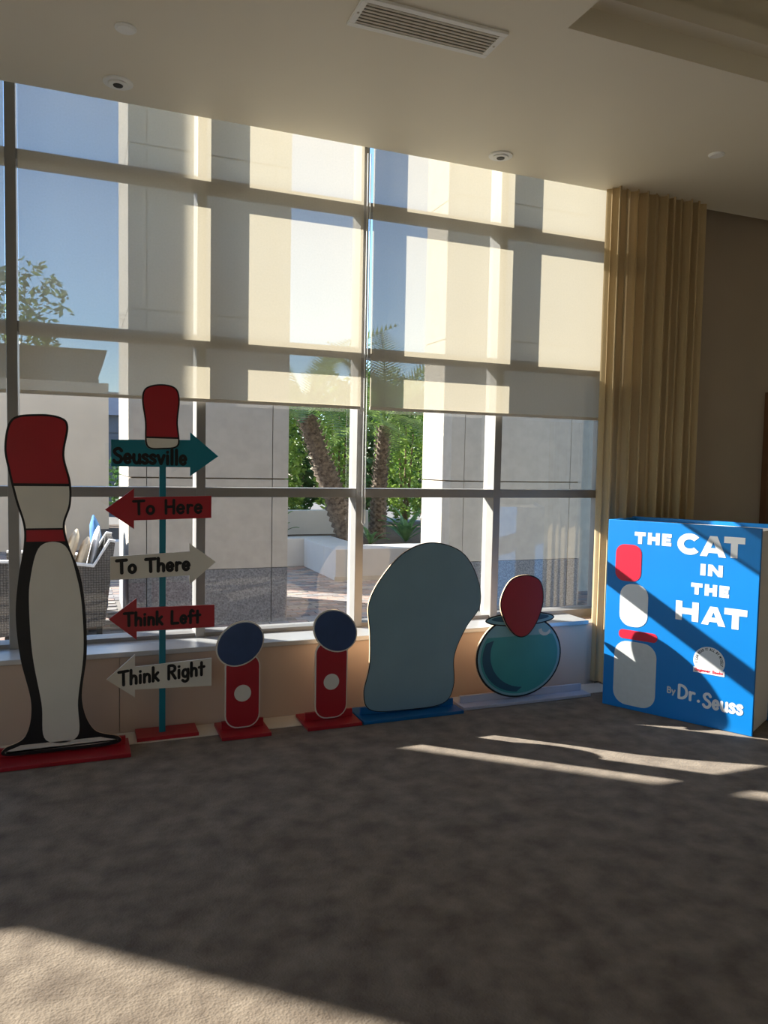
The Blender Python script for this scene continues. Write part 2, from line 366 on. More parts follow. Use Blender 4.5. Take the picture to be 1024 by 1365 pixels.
# knee wall with panel seams
kw = empty('wall_window'); struct(kw, 'low tan panelled wall under the windows')
seams = [XL, -5.3, -3.9, -2.48, -1.13, .225, 1.58, 2.93, 3.50]
for a, b in zip(seams[:-1], seams[1:]): box('wall_panel', a + .002, b - .002, YW, YW + .05, 0.005, .457, M['panel'], kw)
box('wall_core', XL, 3.78, YW + .05, 5.05, -0.12, .452, M['panel'], kw)
struct(box('sill', XL, 3.50, YW - .02, 4.94, .457, .487, M['sill'], None, .004), 'brushed metal window sill')
struct(box('wall_right_of_window', 3.83, XR, 4.95, 5.1, -0.12, CZ + .25, M['wall']), 'taupe wall behind the curtain')
struct(box('wall_right', XR, XR + .15, YB, 5.1, -0.12, CZ + .6, M['wallpale']))
wl = empty('wall_left'); struct(wl, 'pale unseen side wall, opened for an added light window')
box('wall_panel', XL - .15, XL, YB, 4.3, -.12, .457, M['wallpale'], wl); box('wall_panel', XL - .15, XL, 4.3, 5.1, -.12, CZ + .6, M['wallpale'], wl); box('wall_panel', XL - .15, XL, YB, 4.3, 3.4, CZ + .6, M['wallpale'], wl)
struct(box('wall_back', XL, XR, YB - .15, YB, -0.12, CZ + .6, M['wallpale']))
struct(box('baseboard_right', 3.83, 5.45, 4.93, 4.95, 0, .1, M['wall']))
# wooden door at the far right
dr = empty('door_1', (5.47, 4.95, 0)); struct(dr, 'brown wooden door beside the curtain wall')
box('door_leaf', 0.06, .70, -.04, 0, 0.005, 2.22, M['wood'], dr, .003); box('door_frame', 0, .06, -.06, 0, 0, 2.28, M['wood'], dr, .003)
box('door_frame', 0.06, .70, -.06, 0, 2.22, 2.28, M['wood'], dr, .003)
hd = box('door_handle', .13, .15, -.1, -.04, 1.0, 1.02, M['sill'], dr)

# ------------------------------------------------------------------ windows
Y0, Y1, YG = 4.90, 5.055, 5.0
MX = [-.340 + 1.062 * k for k in range(-6, 4)]      # mullion centres
ZT = [.487, 1.407, 2.352, 3.31, CZ + .25]
def window(name, xs, jamb, solid_low, label):
    w = empty(name); struct(w, label)
    for x in xs: box('mullion', x - .029, x + .029, Y0, Y1, .487, CZ + .25, M['metal'], w, .003)
    if jamb: box('jamb', jamb, jamb + .05, Y0, Y1, .487, CZ + .25, M['metal'], w, .003)
    ends = list(xs) + ([jamb + .029] if jamb else [])
    for a, b in zip(ends[:-1], ends[1:]):
        box('bottom_rail', a + .029, b - .029, Y0 + .02, Y1, .452, .512, M['metal'], w)
        for z in ZT[1:4]: box('transom', a + .029, b - .029, Y0 + .004, Y1 - .004, z - .03, z + .03, M['metal'], w, .002)
        for i in range(4):
            if i == 0 and solid_low:
                box('sun_block_panel', a + .029, b - .029, YG - .02, YG + .02, .512, ZT[1] - .03, M['metal'], w); continue  # opaque panels added to block low sun and shape the floor patch
            z0 = (ZT[i] + .03) if i else .512; z1 = ZT[i + 1] - .03 if i < 3 else ZT[4]
            mesh_obj('pane', [(a + .029, YG, z0), (b - .029, YG, z0), (b - .029, YG, z1), (a + .029, YG, z1)], [[0, 1, 2, 3]], M['glass'], w)
    return w
window('window_1', MX[4:], 3.789, False, 'tall grid window behind the cutout boards')
window('window_2', MX[:5], None, True, 'further grid window with lower panels added to block sun')

w3 = empty('added_light_window'); struct(w3, 'unseen wide window added in the side wall to brighten the room')  # out of view, added so sun and sky brighten the room
for k in range(8):
    y = YB + .03 + k * 1.39; box('mullion', XL - .13, XL - .02, y - .03, y + .03, .457, 3.4, M['metal'], w3)
    if k < 7: mesh_obj('pane', [(XL - .07, y + .03, .457), (XL - .07, y + 1.36, .457), (XL - .07, y + 1.36, 3.4), (XL - .07, y + .03, 3.4)], [[0, 1, 2, 3]], M['glass'], w3)
# roller shades
def shade(x0, x1, label, chain):
    t = empty('roller_shade', ((x0 + x1) / 2, 4.84, 1.97)); tag(t, label, 'shade', 'roller shades on the tall window')
    h = (x1 - x0) / 2
    mesh_obj('fabric', [(-h, 0, .012), (h, 0, .012), (h, 0, CZ + .12 - 1.97), (-h, 0, CZ + .12 - 1.97)], [[0, 1, 2, 3]], M['shade'], t)
    box('hem_bar', -h, h, -.008, .008, -.004, .016, M['strip'], t, .003)
    tube([(-h, 0, CZ + .14 - 1.97), (h, 0, CZ + .14 - 1.97)], .035, 12, M['white'], 'roller', t)
    if chain:
        tube([(h + .02, -.012, CZ - 1.97), (h + .02, -.012, -.76), (h + .03, -.012, -.775), (h + .04, -.012, -.76), (h + .04, -.012, CZ - 1.97)], .0035, 6, M['white'], 'bead_chain', t)
shade(-1.37, -.366, 'beige roller shade mostly beyond the dark mullion, beside the tall red-topped board', False)
shade(-.297, 1.754, 'wide beige roller shade hanging above the arrow signpost', True)
shade(1.818, 3.755, 'beige roller shade next to the tan curtain', False)

# curtain
def curtain():
    t = empty('curtain', (4.0, 4.66, 0.0)); tag(t, 'tan pleated full-length curtain beside the window, behind the big blue book', 'curtain')
    n = 220; zs = [.012, .8, 1.8, 2.8, CZ + .18]; v = []; f = []
    for j, z in enumerate(zs):
        for i in range(n + 1):
            u = i / n; ph = u * 2 * PI * 10.5 + .8 * math.sin(u * 9) ; a = .055 * (.75 + .3 * math.sin(u * 23 + 1))
            wob = .006 * math.sin(z * 1.7 + u * 11)
            v.append((-.425 + .86 * u + .022 * math.sin(2 * ph + .6) + wob, a * math.sin(ph) + wob, z))
    for j in range(len(zs) - 1):
        for i in range(n): f.append([j * (n + 1) + i, j * (n + 1) + i + 1, (j + 1) * (n + 1) + i + 1, (j + 1) * (n + 1) + i])
    mesh_obj('pleated_cloth', v, f, M['curtain'], t, smooth=True)
    tube([(-.43, 0, CZ + .2), (.5, 0, CZ + .2)], .012, 8, M['white'], 'track', t)
curtain()

# ceiling fittings
def disc(name, r, z0, z1, m, parent, r_in=None, seg=40):
    prof = [(r, z1), (r, z0 + .003), (r * .93, z0)]
    v = []; f = []
    for k in range(seg):
        a = 2 * PI * k / seg
        for rr, z in prof: v.append((rr * math.cos(a), rr * math.sin(a), z))
    for k in range(seg):
        for j in range(2): f.append([k * 3 + j, ((k + 1) % seg) * 3 + j, ((k + 1) % seg) * 3 + j + 1, k * 3 + j + 1])
    f.append([k * 3 + 2 for k in range(seg)]); f.append([k * 3 for k in range(seg)])
    return mesh_obj(name, v, f, m, parent)
for x, y, lab in ((.223, 3.937, 'plain white sprinkler cover disc on the ceiling in front of the arrow signpost'), (3.813, 3.917, 'plain white sprinkler cover disc on the ceiling in front of the curtain')):
    t = empty('sprinkler_cover', (x, y, CZ)); tag(t, lab, 'sprinkler', 'sprinkler covers in the ceiling')
    disc('cover_plate', .05, -.008, 0, M['white'], t); disc('collar', .042, -.0115, -.008, M['white'], t)
for x, y, lab in ((.216, 4.50, 'round white downlight with dark centre above the arrow signpost'), (2.571, 4.50, 'round white downlight with dark centre above the fishbowl board')):
    t = empty('recessed_downlight', (x, y, CZ)); tag(t, lab, 'ceiling light', 'recessed downlights near the window')
    disc('trim_ring', .078, -.010, 0, M['white'], t); disc('inner_ring', .052, -.018, -.010, M['white'], t); disc('lens', .026, -.0215, -.018, M['dark'], t)
t = empty('ceiling_vent', (1.52, 3.36, CZ)); tag(t, 'long white ceiling air vent with fine grey slats', 'vent')
W, D = .36, .115
box('backing', -W + .03, W - .03, -D + .03, D - .03, -.003, -.0005, M['black'], t)
for a in ((-W, W, -D, -D + .03), (-W, W, D - .03, D), (-W, -W + .03, -D + .03, D - .03), (W - .03, W, -D + .03, D - .03)): box('frame', *a, -.014, 0, M['white'], t, .002)
for k in range(7):
    y = -D + .043 + k * .0245
    box('slat', -W + .03, W - .03, y - .0075, y + .0075, -.012, -.008, M['grille'], t)
for s in (-1, 1): disc('screw', .006, -.0165, -.014, M['grille'], t, seg=10).location.x = s * (W - .015)

# ------------------------------------------------------------------ cutout boards (plain stand-ins for the painted figures)
def stand_base(t, x0, x1, yf, yb, ys, m):
    box('base_board', x0, x1, yf, yb, .001, .022, m, t, .003)
    box('back_strip', x0 + .02, x1 - .02, ys, ys + .02, .022, .07, m, t, .002)

# tall red-topped board
t = empty('cutout_board', (-.06, 4.40, 0)); tag(t, 'tall slim cutout board with plain red top and off-white body on red base', 'standee')
stand_base(t, -.36, .325, -.135, .12, .014, M['red'])
L = smooth_loop([(-.29, .035), (-.05, .03), (.24, .035), (.27, .075), (.14, .13), (.08, .30), (.105, .55), (.10, .78), (.075, .98), (.02, 1.14), (.0, 1.25), (.03, 1.36), (.03, 1.48), (.0, 1.62), (.02, 1.77), (-.02, 1.82), (-.13, 1.83), (-.25, 1.80), (-.285, 1.66), (-.265, 1.52), (-.235, 1.38), (-.2, 1.25), (-.2, 1.14), (-.225, .98), (-.24, .78), (-.22, .55), (-.17, .30), (-.2, .13), (-.3, .075)])
slab('plywood_board', L, 0, .012, M['ply'], t)
slab('dark_outline', L, -.001, 0, M['black'], t)
I = inset(L, .011)
slab('red_top', clip_z(I, 1.47, 3), -.003, -.001, M['red'], t)
slab('pale_band', clip_z(I, 1.235, 1.455), -.003, -.001, M['offwhite'], t)
slab('red_strip', clip_z(I, 1.165, 1.225), -.003, -.001, M['red'], t)
B_ = smooth_loop([(-.1, .1), (.055, .1), (.06, .30), (.088, .55), (.084, .78), (.06, .96), (0, 1.14), (-.12, 1.14), (-.17, .96), (-.175, .78), (-.16, .55), (-.12, .30)])
slab('pale_body', B_, -.003, -.001, M['offwhite'], t)
slab('pale_foot', clip_z(inset(L, .02), .0, .085), -.003, -.001, M['offwhite'], t)

# arrow signpost
SX = .455
t = empty('arrow_signpost', (SX, 4.55, 0)); tag(t, 'teal signpost with five lettered arrow boards and a red topper on a red base', 'signpost')
box('base_board', .31 - SX, .655 - SX, -.075, .1, .001, .024, M['red'], t, .003)
box('pole', -.018, .018, -.008, .008, .024, 1.7, M['teal'], t, .002)
def arrow(pts, m, word, x0, x1, zb, h, slope, w, label):
    y0 = -.022
    a = slab('arrow_board', [(x - SX, z) for x, z in pts], y0, y0 + .012, m, t); a['label'] = label
    k = (x1 - x0) / text_width(word, .13); x = 0
    for wd in word.split(' '):
        n = text_width(wd, .13) * k; lettering('lettering', strokes(wd, x0 + x - SX, x0 + x + n - SX, zb + slope * x, h, slope=slope), w, y0 - .0012, M['black'], a); x += n + (.42 + .26) * k
arrow([(.177, 1.712), (.606, 1.722), (.606, 1.766), (.766, 1.632), (.606, 1.515), (.606, 1.566), (.177, 1.564)], M['teal'], 'Seussville', .190, .585, 1.586, .078, -.01, .018, 'teal arrow reading Seussville')
arrow([(.144, 1.323), (.298, 1.443), (.298, 1.392), (.728, 1.402), (.728, 1.273), (.298, 1.262), (.298, 1.213)], M['red'], 'To Here', .295, .675, 1.297, .075, .02, .016, 'red arrow reading To Here')
arrow([(.171, 1.060), (.604, 1.078), (.604, 1.126), (.756, 1.014), (.604, .886), (.604, .940), (.171, .928)], M['offwhite'], 'To There', .205, .605, .966, .072, .02, .019, 'white arrow reading To There')
arrow([(.162, .707), (.312, .820), (.312, .764), (.749, .760), (.749, .629), (.312, .630), (.312, .581)], M['red'], 'Think Left', .245, .665, .665, .072, -.01, .017, 'red arrow reading Think Left')
arrow([(.150, .364), (.302, .497), (.302, .424), (.734, .443), (.734, .278), (.302, .294), (.302, .249)], M['offwhite'], 'Think Right', .215, .69, .325, .078, .05, .017, 'white arrow reading Think Right')
H = smooth_loop([(.365 - SX, 1.68), (.455 - SX, 1.665), (.54 - SX, 1.69), (.535 - SX, 1.82), (.545 - SX, 1.95), (.52 - SX, 2.015), (.44 - SX, 2.03), (.36 - SX, 2.005), (.34 - SX, 1.94), (.355 - SX, 1.82)])
tp = slab('topper_board', H, -.036, -.024, M['ply'], t); tp['label'] = 'plain red topper with off-white foot'
slab('dark_outline', H, -.037, -.036, M['black'], tp)
slab('red_face', clip_z(inset(H, .009), 1.735, 3), -.039, -.037, M['red'], tp)
slab('pale_foot', clip_z(inset(H, .009), 0, 1.725), -.039, -.037, M['offwhite'], tp)

# two small boards with a blue top and red body
def small_board(x, top_tilt, hx, hz, bx, bz, b0, b1, label):
    t = empty('small_cutout_board', (x, 4.46, 0)); tag(t, label, 'standee', 'small blue and red cutout boards')
    stand_base(t, b0 - x, b1 - x, -.118, .16, .014, M['red'])
    body = round_rect(bx - x - .105, bx - x + .105, .028, bz, .08)
    slab('body_board', body, 0, .012, M['ply'], t); slab('pale_margin', body, -.001, 0, M['offwhite'], t)
    slab('red_face', inset(body, .008), -.003, -.001, M['red'], t)
    slab('pale_disc', ellipse(bx - x, bz * .5, .05, .05, 32), -.005, -.003, M['offwhite'], t)
    hd = ellipse(hx - x, hz, .15, .125, 48, top_tilt)
    slab('top_board', hd, -.008, .004, M['ply'], t); slab('pale_margin', hd, -.009, -.008, M['offwhite'], t)
    slab('navy_face', inset(hd, .008), -.011, -.009, M['navy'], t)
small_board(.90, .62, .888, .535, .905, .475, .765, 1.055, 'small blue-topped red cutout board nearer the arrow signpost')
small_board(1.45, -.62, 1.475, .575, 1.455, .515, 1.275, 1.622, 'small blue-topped red cutout board touching the blue base of the grey-blue board')

# large grey-blue board
t = empty('wide_cutout_board', (2.05, 4.45, 0)); tag(t, 'large plain grey-blue rounded cutout board on a blue base', 'standee')
stand_base(t, 1.632 - 2.05, 2.325 - 2.05, -.105, .18, .014, M['bluebase'])
L = [(x - 2.05, z) for x, z in smooth_loop([(1.72, .05), (1.95, .03), (2.22, .045), (2.30, .16), (2.30, .36), (2.38, .54), (2.48, .68), (2.46, .86), (2.34, 1.04), (2.13, 1.11), (1.94, 1.06), (1.79, .92), (1.69, .74), (1.70, .54), (1.70, .34), (1.665, .16)])]
slab('plywood_board', L, 0, .012, M['ply'], t); slab('dark_outline', L, -.001, 0, M['black'], t); slab('painted_face', inset(L, .006), -.003, -.001, M['greyblue'], t)

# fishbowl board
FX = 2.80
t = empty('fishbowl_board', (FX, 4.47, 0)); tag(t, 'round teal fishbowl cutout board with a plain red panel above, on pale base', 'standee')
stand_base(t, 2.35 - FX, 3.355 - FX, -.075, .16, .014, M['palebase'])
rp = smooth_loop([(-.13, .56), (-.04, .46), (.05, .46), (.13, .56), (.17, .70), (.14, .83), (.03, .876), (-.1, .84), (-.17, .70)])
r_ = slab('red_panel', rp, -.026, -.016, M['ply'], t); slab('dark_outline', rp, -.027, -.026, M['black'], r_); slab('painted_face', inset(rp, .008), -.029, -.027, M['red'], r_)
c = (.005, .315)
bl = ellipse(c[0], c[1], .335, .285, 64)
slab('plywood_board', bl, 0, .012, M['ply'], t); slab('dark_outline', bl, -.0055, 0, M['black'], t)
slab('glass_face', inset(bl, .012), -.0075, -.0055, M['bowl'], t)
slab('water_face', clip_z(ellipse(c[0], c[1], .305, .258, 64), 0, .455), -.0085, -.0075, M['water'], t)
cr = [(c[0] + .29 * math.cos(a), c[1] + .245 * math.sin(a)) for a in [PI * .86 + i * PI * .62 / 20 for i in range(21)]] + [(c[0] + .04 + .27 * math.cos(a), c[1] + .02 + .235 * math.sin(a)) for a in [PI * 1.48 - i * PI * .62 / 20 for i in range(21)]]
slab('shaded_crescent', cr, -.0095, -.0085, M['bowlshade'], t)
hl = [(.2 + .05 * math.cos(a), .49 + .045 * math.sin(a)) for a in [PI + i * PI * .9 / 10 for i in range(11)]] + [(.205 + .032 * math.cos(a), .497 + .03 * math.sin(a)) for a in [PI * 1.9 - i * PI * .9 / 10 for i in range(11)]]
slab('highlight', hl, -.0095, -.0085, M['offwhite'], t)
rim = ellipse(0, .572, .272, .048, 48)
slab('rim_outline', rim, -.0115, -.0095, M['black'], t); slab('rim_face', inset(rim, .009), -.0135, -.0115, M['bowl'], t)
slab('rim_opening', ellipse(0, .580, .225, .026, 40), -.0150, -.0135, M['bowlshade'], t)

# ------------------------------------------------------------------ giant book
BW, BH, BD = .957, 1.265, .42
t = empty('giant_book', (3.33, 4.239, 0), math.atan2(-.842, .455)); tag(t, 'giant blue display book with white title lettering, standing in front of the curtain', 'book')
fc = box('front_cover', 0, BW, 0, .022, .001, BH, M['coverblue'], t, .004)
box('back_cover', 0, BW, BD - .022, BD, .001, BH + .004, M['coverblue'], t, .004)
box('spine', 0, .022, .022, BD - .022, .001, BH - .002, M['coverblue'], t, .003)
box('page_block', .022, BW - .012, .022, BD - .022, .012, BH - .022, M['pages'], t)
yl = -.0012
def block_letter(c, x, zb, w, h, s):
    r = lambda a, b, c_, d: [(a, c_), (b, c_), (b, d), (a, d)]
    if c == 'T': P = [r(0, w, h - s, h), r((w - s) / 2, (w + s) / 2, 0, h - s)]
    elif c == 'H': P = [r(0, s, 0, h), r(w - s, w, 0, h), r(s, w - s, (h - s) / 2, (h + s) / 2)]
    elif c == 'E': P = [r(0, s, 0, h), r(s, w, 0, s * .85), r(s, w, h - s * .85, h), r(s, w * .92, h / 2 - s * .4, h / 2 + s * .4)]
    elif c == 'I': P = [r(0, w, 0, h)]
    elif c == 'N': P = [r(0, s, 0, h), r(w - s, w, 0, h), [(s, h), (s, h * .55), (w - s, 0), (w - s, h * .45)]]
    elif c == 'A':
        P = [[(0, 0), (s * 1.05, 0), (w / 2, h * .72), (w / 2, h), (w / 2 - s * .55, h)], [(w, 0), (w / 2 + s * .55, h), (w / 2, h), (w / 2, h * .72), (w - s * 1.05, 0)], [(w * .27, h * .18), (w * .73, h * .18), (w * .64, h * .42), (w * .36, h * .42)]]
    else:
        P = []; a = [math.radians(42 + (318 - 42) * i / 20) for i in range(21)]
        f_ = lambda t, k: (w * .54 + (w * .54 - k) * math.cos(t), h / 2 + (h / 2 - k * .95) * math.sin(t))
        for t0, t1 in zip(a[:-1], a[1:]): P.append([f_(t0, 0), f_(t1, 0), f_(t1, s), f_(t0, s)])
    v = []; f = []
    for q, pl in enumerate(P):
        k = len(v); v += [(x + a, yl - (q % 5) * .00001 * (c == 'A'), zb + b) for a, b in pl]; f.append(list(range(k, k + len(pl))))
    return mesh_obj('title_letter', v, f, M['coverwhite'], fc)
def title(word, x0, x1, zb, h, s):
    ws = {'T': .8, 'H': .85, 'E': .66, 'C': .9, 'A': 1.0, 'I': .34, 'N': .95}; g = .16
    k = (x1 - x0) / (sum(ws[c] for c in word) + g * (len(word) - 1)); x = x0
    for c in word: block_letter(c, x, zb, ws[c] * k, h, s); x += (ws[c] + g) * k
title('THE', .184, .425, 1.115, .078, .026)
title('C', .463, .605, 1.072, .135, .040); title('A', .605, .760, 1.072, .128, .040); title('T', .745, .866, 1.075, .128, .040)
title('IN', .612, .745, .950, .072, .026); title('THE', .560, .788, .826, .072, .026)
title('H', .470, .612, .652, .122, .040); title('A', .630, .775, .645, .116, .040); title('T', .765, .897, .640, .125, .040)
lettering('author_lettering', strokes('By', .438, .488, .170, .036), .009, yl, M['covergrey'], fc)
lettering('author_lettering', strokes('Dr', .507, .610, .150, .082), .017, yl, M['coverwhite'], fc); lettering('author_lettering', strokes('.', .622, .65, .150, .082), .019, yl, M['coverwhite'], fc)
lettering('author_lettering', strokes('Seuss', .665, .895, .125, .085, .16), .018, yl, M['coverwhite'], fc)
# round emblem, its mascot left out
eb = slab('emblem', clip_z(ellipse(.688, .415, .095, .092, 48), .365, 1), -.002, -.0005, M['coverwhite'], fc)
lettering('emblem_lettering', arc_strokes('I CAN READ IT ALL BY MYSELF', .688, .415, .070, 192, -12, .014), .003, -.0028, M['black'], eb)
slab('emblem_band', [(.595, .335), (.783, .335), (.783, .368), (.595, .368)], -.002, -.0005, M['coverwhite'], fc)
lettering('emblem_lettering', strokes('Beginner Books', .605, .773, .346, .016), .004, -.0028, M['coverred'], eb)
# plain blocks where the printed figure stands
slab('print_red_block', round_rect(.06, .235, .86, 1.105, .06), -.0018, -.0005, M['coverred'], fc)
slab('print_pale_block', round_rect(.10, .29, .56, .845, .08), -.0018, -.0005, M['coverwhite'], fc)
slab('print_red_strip', round_rect(.10, .36, .475, .535, .028), -.0018, -.0005, M['coverred'], fc)
slab('print_grey_block', round_rect(.075, .36, .03, .46, .09), -.0018, -.0005, M['covergrey'], fc)

# ------------------------------------------------------------------ outside: paving, piers, planter
GZ = -.01
pv = empty('paving'); struct(pv, 'brick paving of the courtyard')
box('sand_bed', -20, 25, 5.06, 40, GZ - .2, GZ - .008, M['mortar'], pv)
pm = [M[k] for k in ('pav0', 'pav1', 'pav2', 'pav3')]
pmesh = []
for m in pm:
    o = box('brick', 0, .194, 0, .094, -.03, 0, m, pv, .004); pmesh.append(o.data); COL.objects.unlink(o); bpy.data.objects.remove(o)
PIERS = [(.45, 1.99, 7.6, 9.3), (3.80, 5.52, 7.55, 8.3), (-5.91, -3.55, 7.65, 8.4)]
fv, ff, fm = [], [], []; cnt = 0
for r in range(80):
    y = 6.9 + r * .1
    for c_ in range(60):
        x = -3.0 + c_ * .2 + (.1 if r % 2 else 0)
        if any(a - .2 < x < b and c - .1 < y < d for a, b, c, d in PIERS): continue
        k = random.choice((0, 0, 1, 1, 2, 3)); dz = random.uniform(-.003, .002)
        near = (r < 8 and -.3 < x < .5) or (r < 7 and .5 <= x < 3.3) or (8 <= r < 14 and 1.9 < x < 3.2)
        if near and cnt < 290:
            o = bpy.data.objects.new('brick', pmesh[k]); COL.objects.link(o); o.parent = pv; o.location = (x, y, GZ + dz); cnt += 1
        else:
            n = len(fv); z = GZ + dz
            fv += [(x, y, z), (x + .194, y, z), (x + .194, y + .094, z), (x, y + .094, z), (x, y, z - .02), (x + .194, y, z - .02)]; ff += [[n, n + 1, n + 2, n + 3], [n, n + 4, n + 5, n + 1]]; fm += [k, k]
far = mesh_obj('brick_field', fv, ff, None, pv); tag(far, kind='stuff')
for m in pm: far.data.materials.append(m)
for p, k in zip(far.data.polygons, fm): p.material_index = k

def pier(x0, x1, y0, y1, label, h=6.6):
    t = empty('stone_pier', ((x0 + x1) / 2, (y0 + y1) / 2, 0)); tag(t, label, 'column', 'stone piers outside the window')
    a, b = -(x1 - x0) / 2, (x1 - x0) / 2; c, d = -(y1 - y0) / 2, (y1 - y0) / 2
    box('core', a + .03, b - .03, c + .03, d - .03, -.15, h, M['joint'], t)
    rows = [(-.15, .54), (.545, 1.432), (1.446, 3.0), (3.014, 4.5), (4.514, h)]
    for i, (z0, z1) in enumerate(rows):
        m = M['granite'] if i == 0 else M['stone']; nm = 'granite_panel' if i == 0 else 'stone_panel'
        for u0, u1 in ((a, a + .16), (a + .168, b - .168), (b - .16, b)):
            box(nm, u0, u1, c, c + .03, z0, z1, m, t); box(nm, u0, u1, d - .03, d, z0, z1, m, t)
        box(nm, a, a + .03, c + .03, d - .03, z0, z1, m, t); box(nm, b - .03, b, c + .03, d - .03, z0, z1, m, t)
pier(*PIERS[0], 'limestone pier with grey granite foot just behind the arrow signpost')
pier(*PIERS[1], 'limestone pier with granite foot behind the fishbowl board')
pier(*PIERS[2], 'unseen limestone pier added beyond the window to shade its far end')  # out of view, placed and sized for the shadow it casts indoors
struct(box('wall_outer_right', 5.62, 11, 8.35, 8.8, -.1, 6.6, M['stone']), 'stone wall beyond the pier')

t = empty('planter_wall', (3.3, 10, 0)); tag(t, 'low white L-shaped planter wall in front of the palms', 'planter')
box('front_wall', 0, 6, 0, .55, GZ, .43, M['planter'], t, .01); box('side_wall', 0, .55, .55, 1.6, GZ, .43, M['planter'], t, .01)
box('back_wall', -3, 0.55, 1.6, 1.95, GZ, .43, M['planter'], t, .01); box('footing', -.015, 6, -.015, 0, GZ, .05, M['stone'], t)
gs = empty('garden_soil'); struct(gs, 'planted soil behind the planter'); box('soil', 3.85, 9.3, 10.55, 15.6, GZ, .36, M['soil'], gs); box('soil', .3, 3.85, 11.95, 15.6, GZ, .36, M['soil'], gs)
tag(box('low_garden_wall', 2.2, 4.9, 13.0, 13.2, .3, .78, M['planter'], None, .01), 'low cream garden wall behind the planter, below the shrubs', 'wall')

# vegetation
def leaf_cloud(name, c, r, n, size, m, parent, rnd, hollow=.5):
    v = []; f = []
    for i in range(n):
        while True:
            p = Vector((rnd.uniform(-1, 1), rnd.uniform(-1, 1), rnd.uniform(-1, 1)))
            if hollow < math.sqrt(p.x ** 2 + p.y ** 2 + p.z ** 4) < 1: break
        q = p * (1 + .12 * math.sin(p.x * 7 + p.z * 5))
        q = Vector((c[0] + q.x * r[0], c[1] + q.y * r[1], c[2] + q.z * r[2]))
        a = Vector((rnd.gauss(0, 1), rnd.gauss(0, 1), rnd.gauss(0, .7))).normalized(); b = a.cross(Vector((rnd.gauss(0, 1), rnd.gauss(0, 1), rnd.gauss(0, 1)))).normalized()
        s = size * rnd.uniform(.6, 1.3); k = len(v)
        v += [q - a * s, q + b * s * .42, q + a * s, q - b * s * .42]; f.append([k, k + 1, k + 2, k + 3])
    me = bpy.data.meshes.new(name); me.from_pydata([tuple(x) for x in v], [], f); me.materials.append(m)
    o = bpy.data.objects.new(name, me); COL.objects.link(o); o.parent = parent; o['kind'] = 'stuff'; return o
def shrub(name, x, y, z0, h, rx, ry, n, size, m, label, cat='shrub', group='shrubs behind the planter', trunk=.04):
    rnd = random.Random(int(x * 100 + y * 10)); t = empty(name, (x, y, z0)); tag(t, label, cat, group)
    leaf_cloud('foliage', (0, 0, h * (.5 + trunk / 2)), (rx, ry, h * (.5 - trunk / 2) * 1.05), n, size, m, t, rnd)
    for k in range(3): tube([(.05 * (k - 1), .03 * k, 0), (.1 * (k - 1), .03, h * .3), (.28 * rx * (k - 1), .05, h * .75)], .03, 6, M['stem'], 'stem', t, [.035, .028, .01])
shrub('leafy_shrub', 3.65, 14.75, .36, 2.5, .54, .45, 3200, .065, M['leafA'], 'bright green dense shrub between the near pier and the leaning palm')
shrub('leafy_shrub', 4.92, 14.75, .36, 3.0, .55, .45, 3200, .07, M['leafA'], 'bright green loose shrub between the two palms')
shrub('leafy_shrub', 6.38, 14.75, .36, 3.1, .70, .45, 3600, .07, M['leafA'], 'green shrub between the upright palm and the far pier')
for x, y, h, lab in ((3.3, 18.0, 2.9, 'tall dark green hedge shrub behind the near pier'), (5.55, 19.95, 3.6, 'tall dark green hedge shrub behind the leaning palm'), (6.7, 18.0, 3.5, 'tall dark green hedge shrub behind the upright palm'), (9.2, 19.95, 3.7, 'tall dark green hedge shrub behind the far pier')):
    shrub('tall_hedge_shrub', x, y, 0, h, .92, .7, 3000, .13, M['leafB'], lab, 'shrub', 'tall hedge shrubs at the back', .1)
shrub('background_tree', -1.5, 19.5, 0, 6.0, 1.3, 1.0, 1500, .11, M['leafC'], 'airy olive green tree rising behind the brown patio canopy', 'tree', None, .55)
shrub('background_bush', 1.35, 19.0, 0, 1.9, .8, .5, 1200, .09, M['leafB'], 'small dark bush seen between beige wall and near pier', 'bush', None, .1)

def frond_mesh():
    v = []; f = []; n = 34; Lh = 1.7
    def pt(u): return Vector((Lh * u, 0, .55 * u - 1.25 * u * u))
    for i in range(n):
        u0, u1 = i / n, (i + 1) / n; a, b = pt(u0), pt(u1); w = .012 * (1 - u0) + .003; k = len(v)
        v += [a + Vector((0, -w, 0)), a + Vector((0, w, 0)), b + Vector((0, w, 0)), b + Vector((0, -w, 0))]; f.append([k, k + 1, k + 2, k + 3])
        if u0 < .12: continue
        l = .42 * math.sin(PI * min(1, .18 + .8 * u0)) ** .7
        for s in (-1, 1):
            tip = a + Vector((.55 * l, s * l * .8, -.30 * l)); k = len(v)
            v += [a, a + (b - a) * .7, tip]; f.append([k, k + 1, k + 2])
    me = bpy.data.meshes.new('frond'); me.from_pydata([tuple(x) for x in v], [], f); me.materials.append(M['leafC']); return me
FM = frond_mesh()
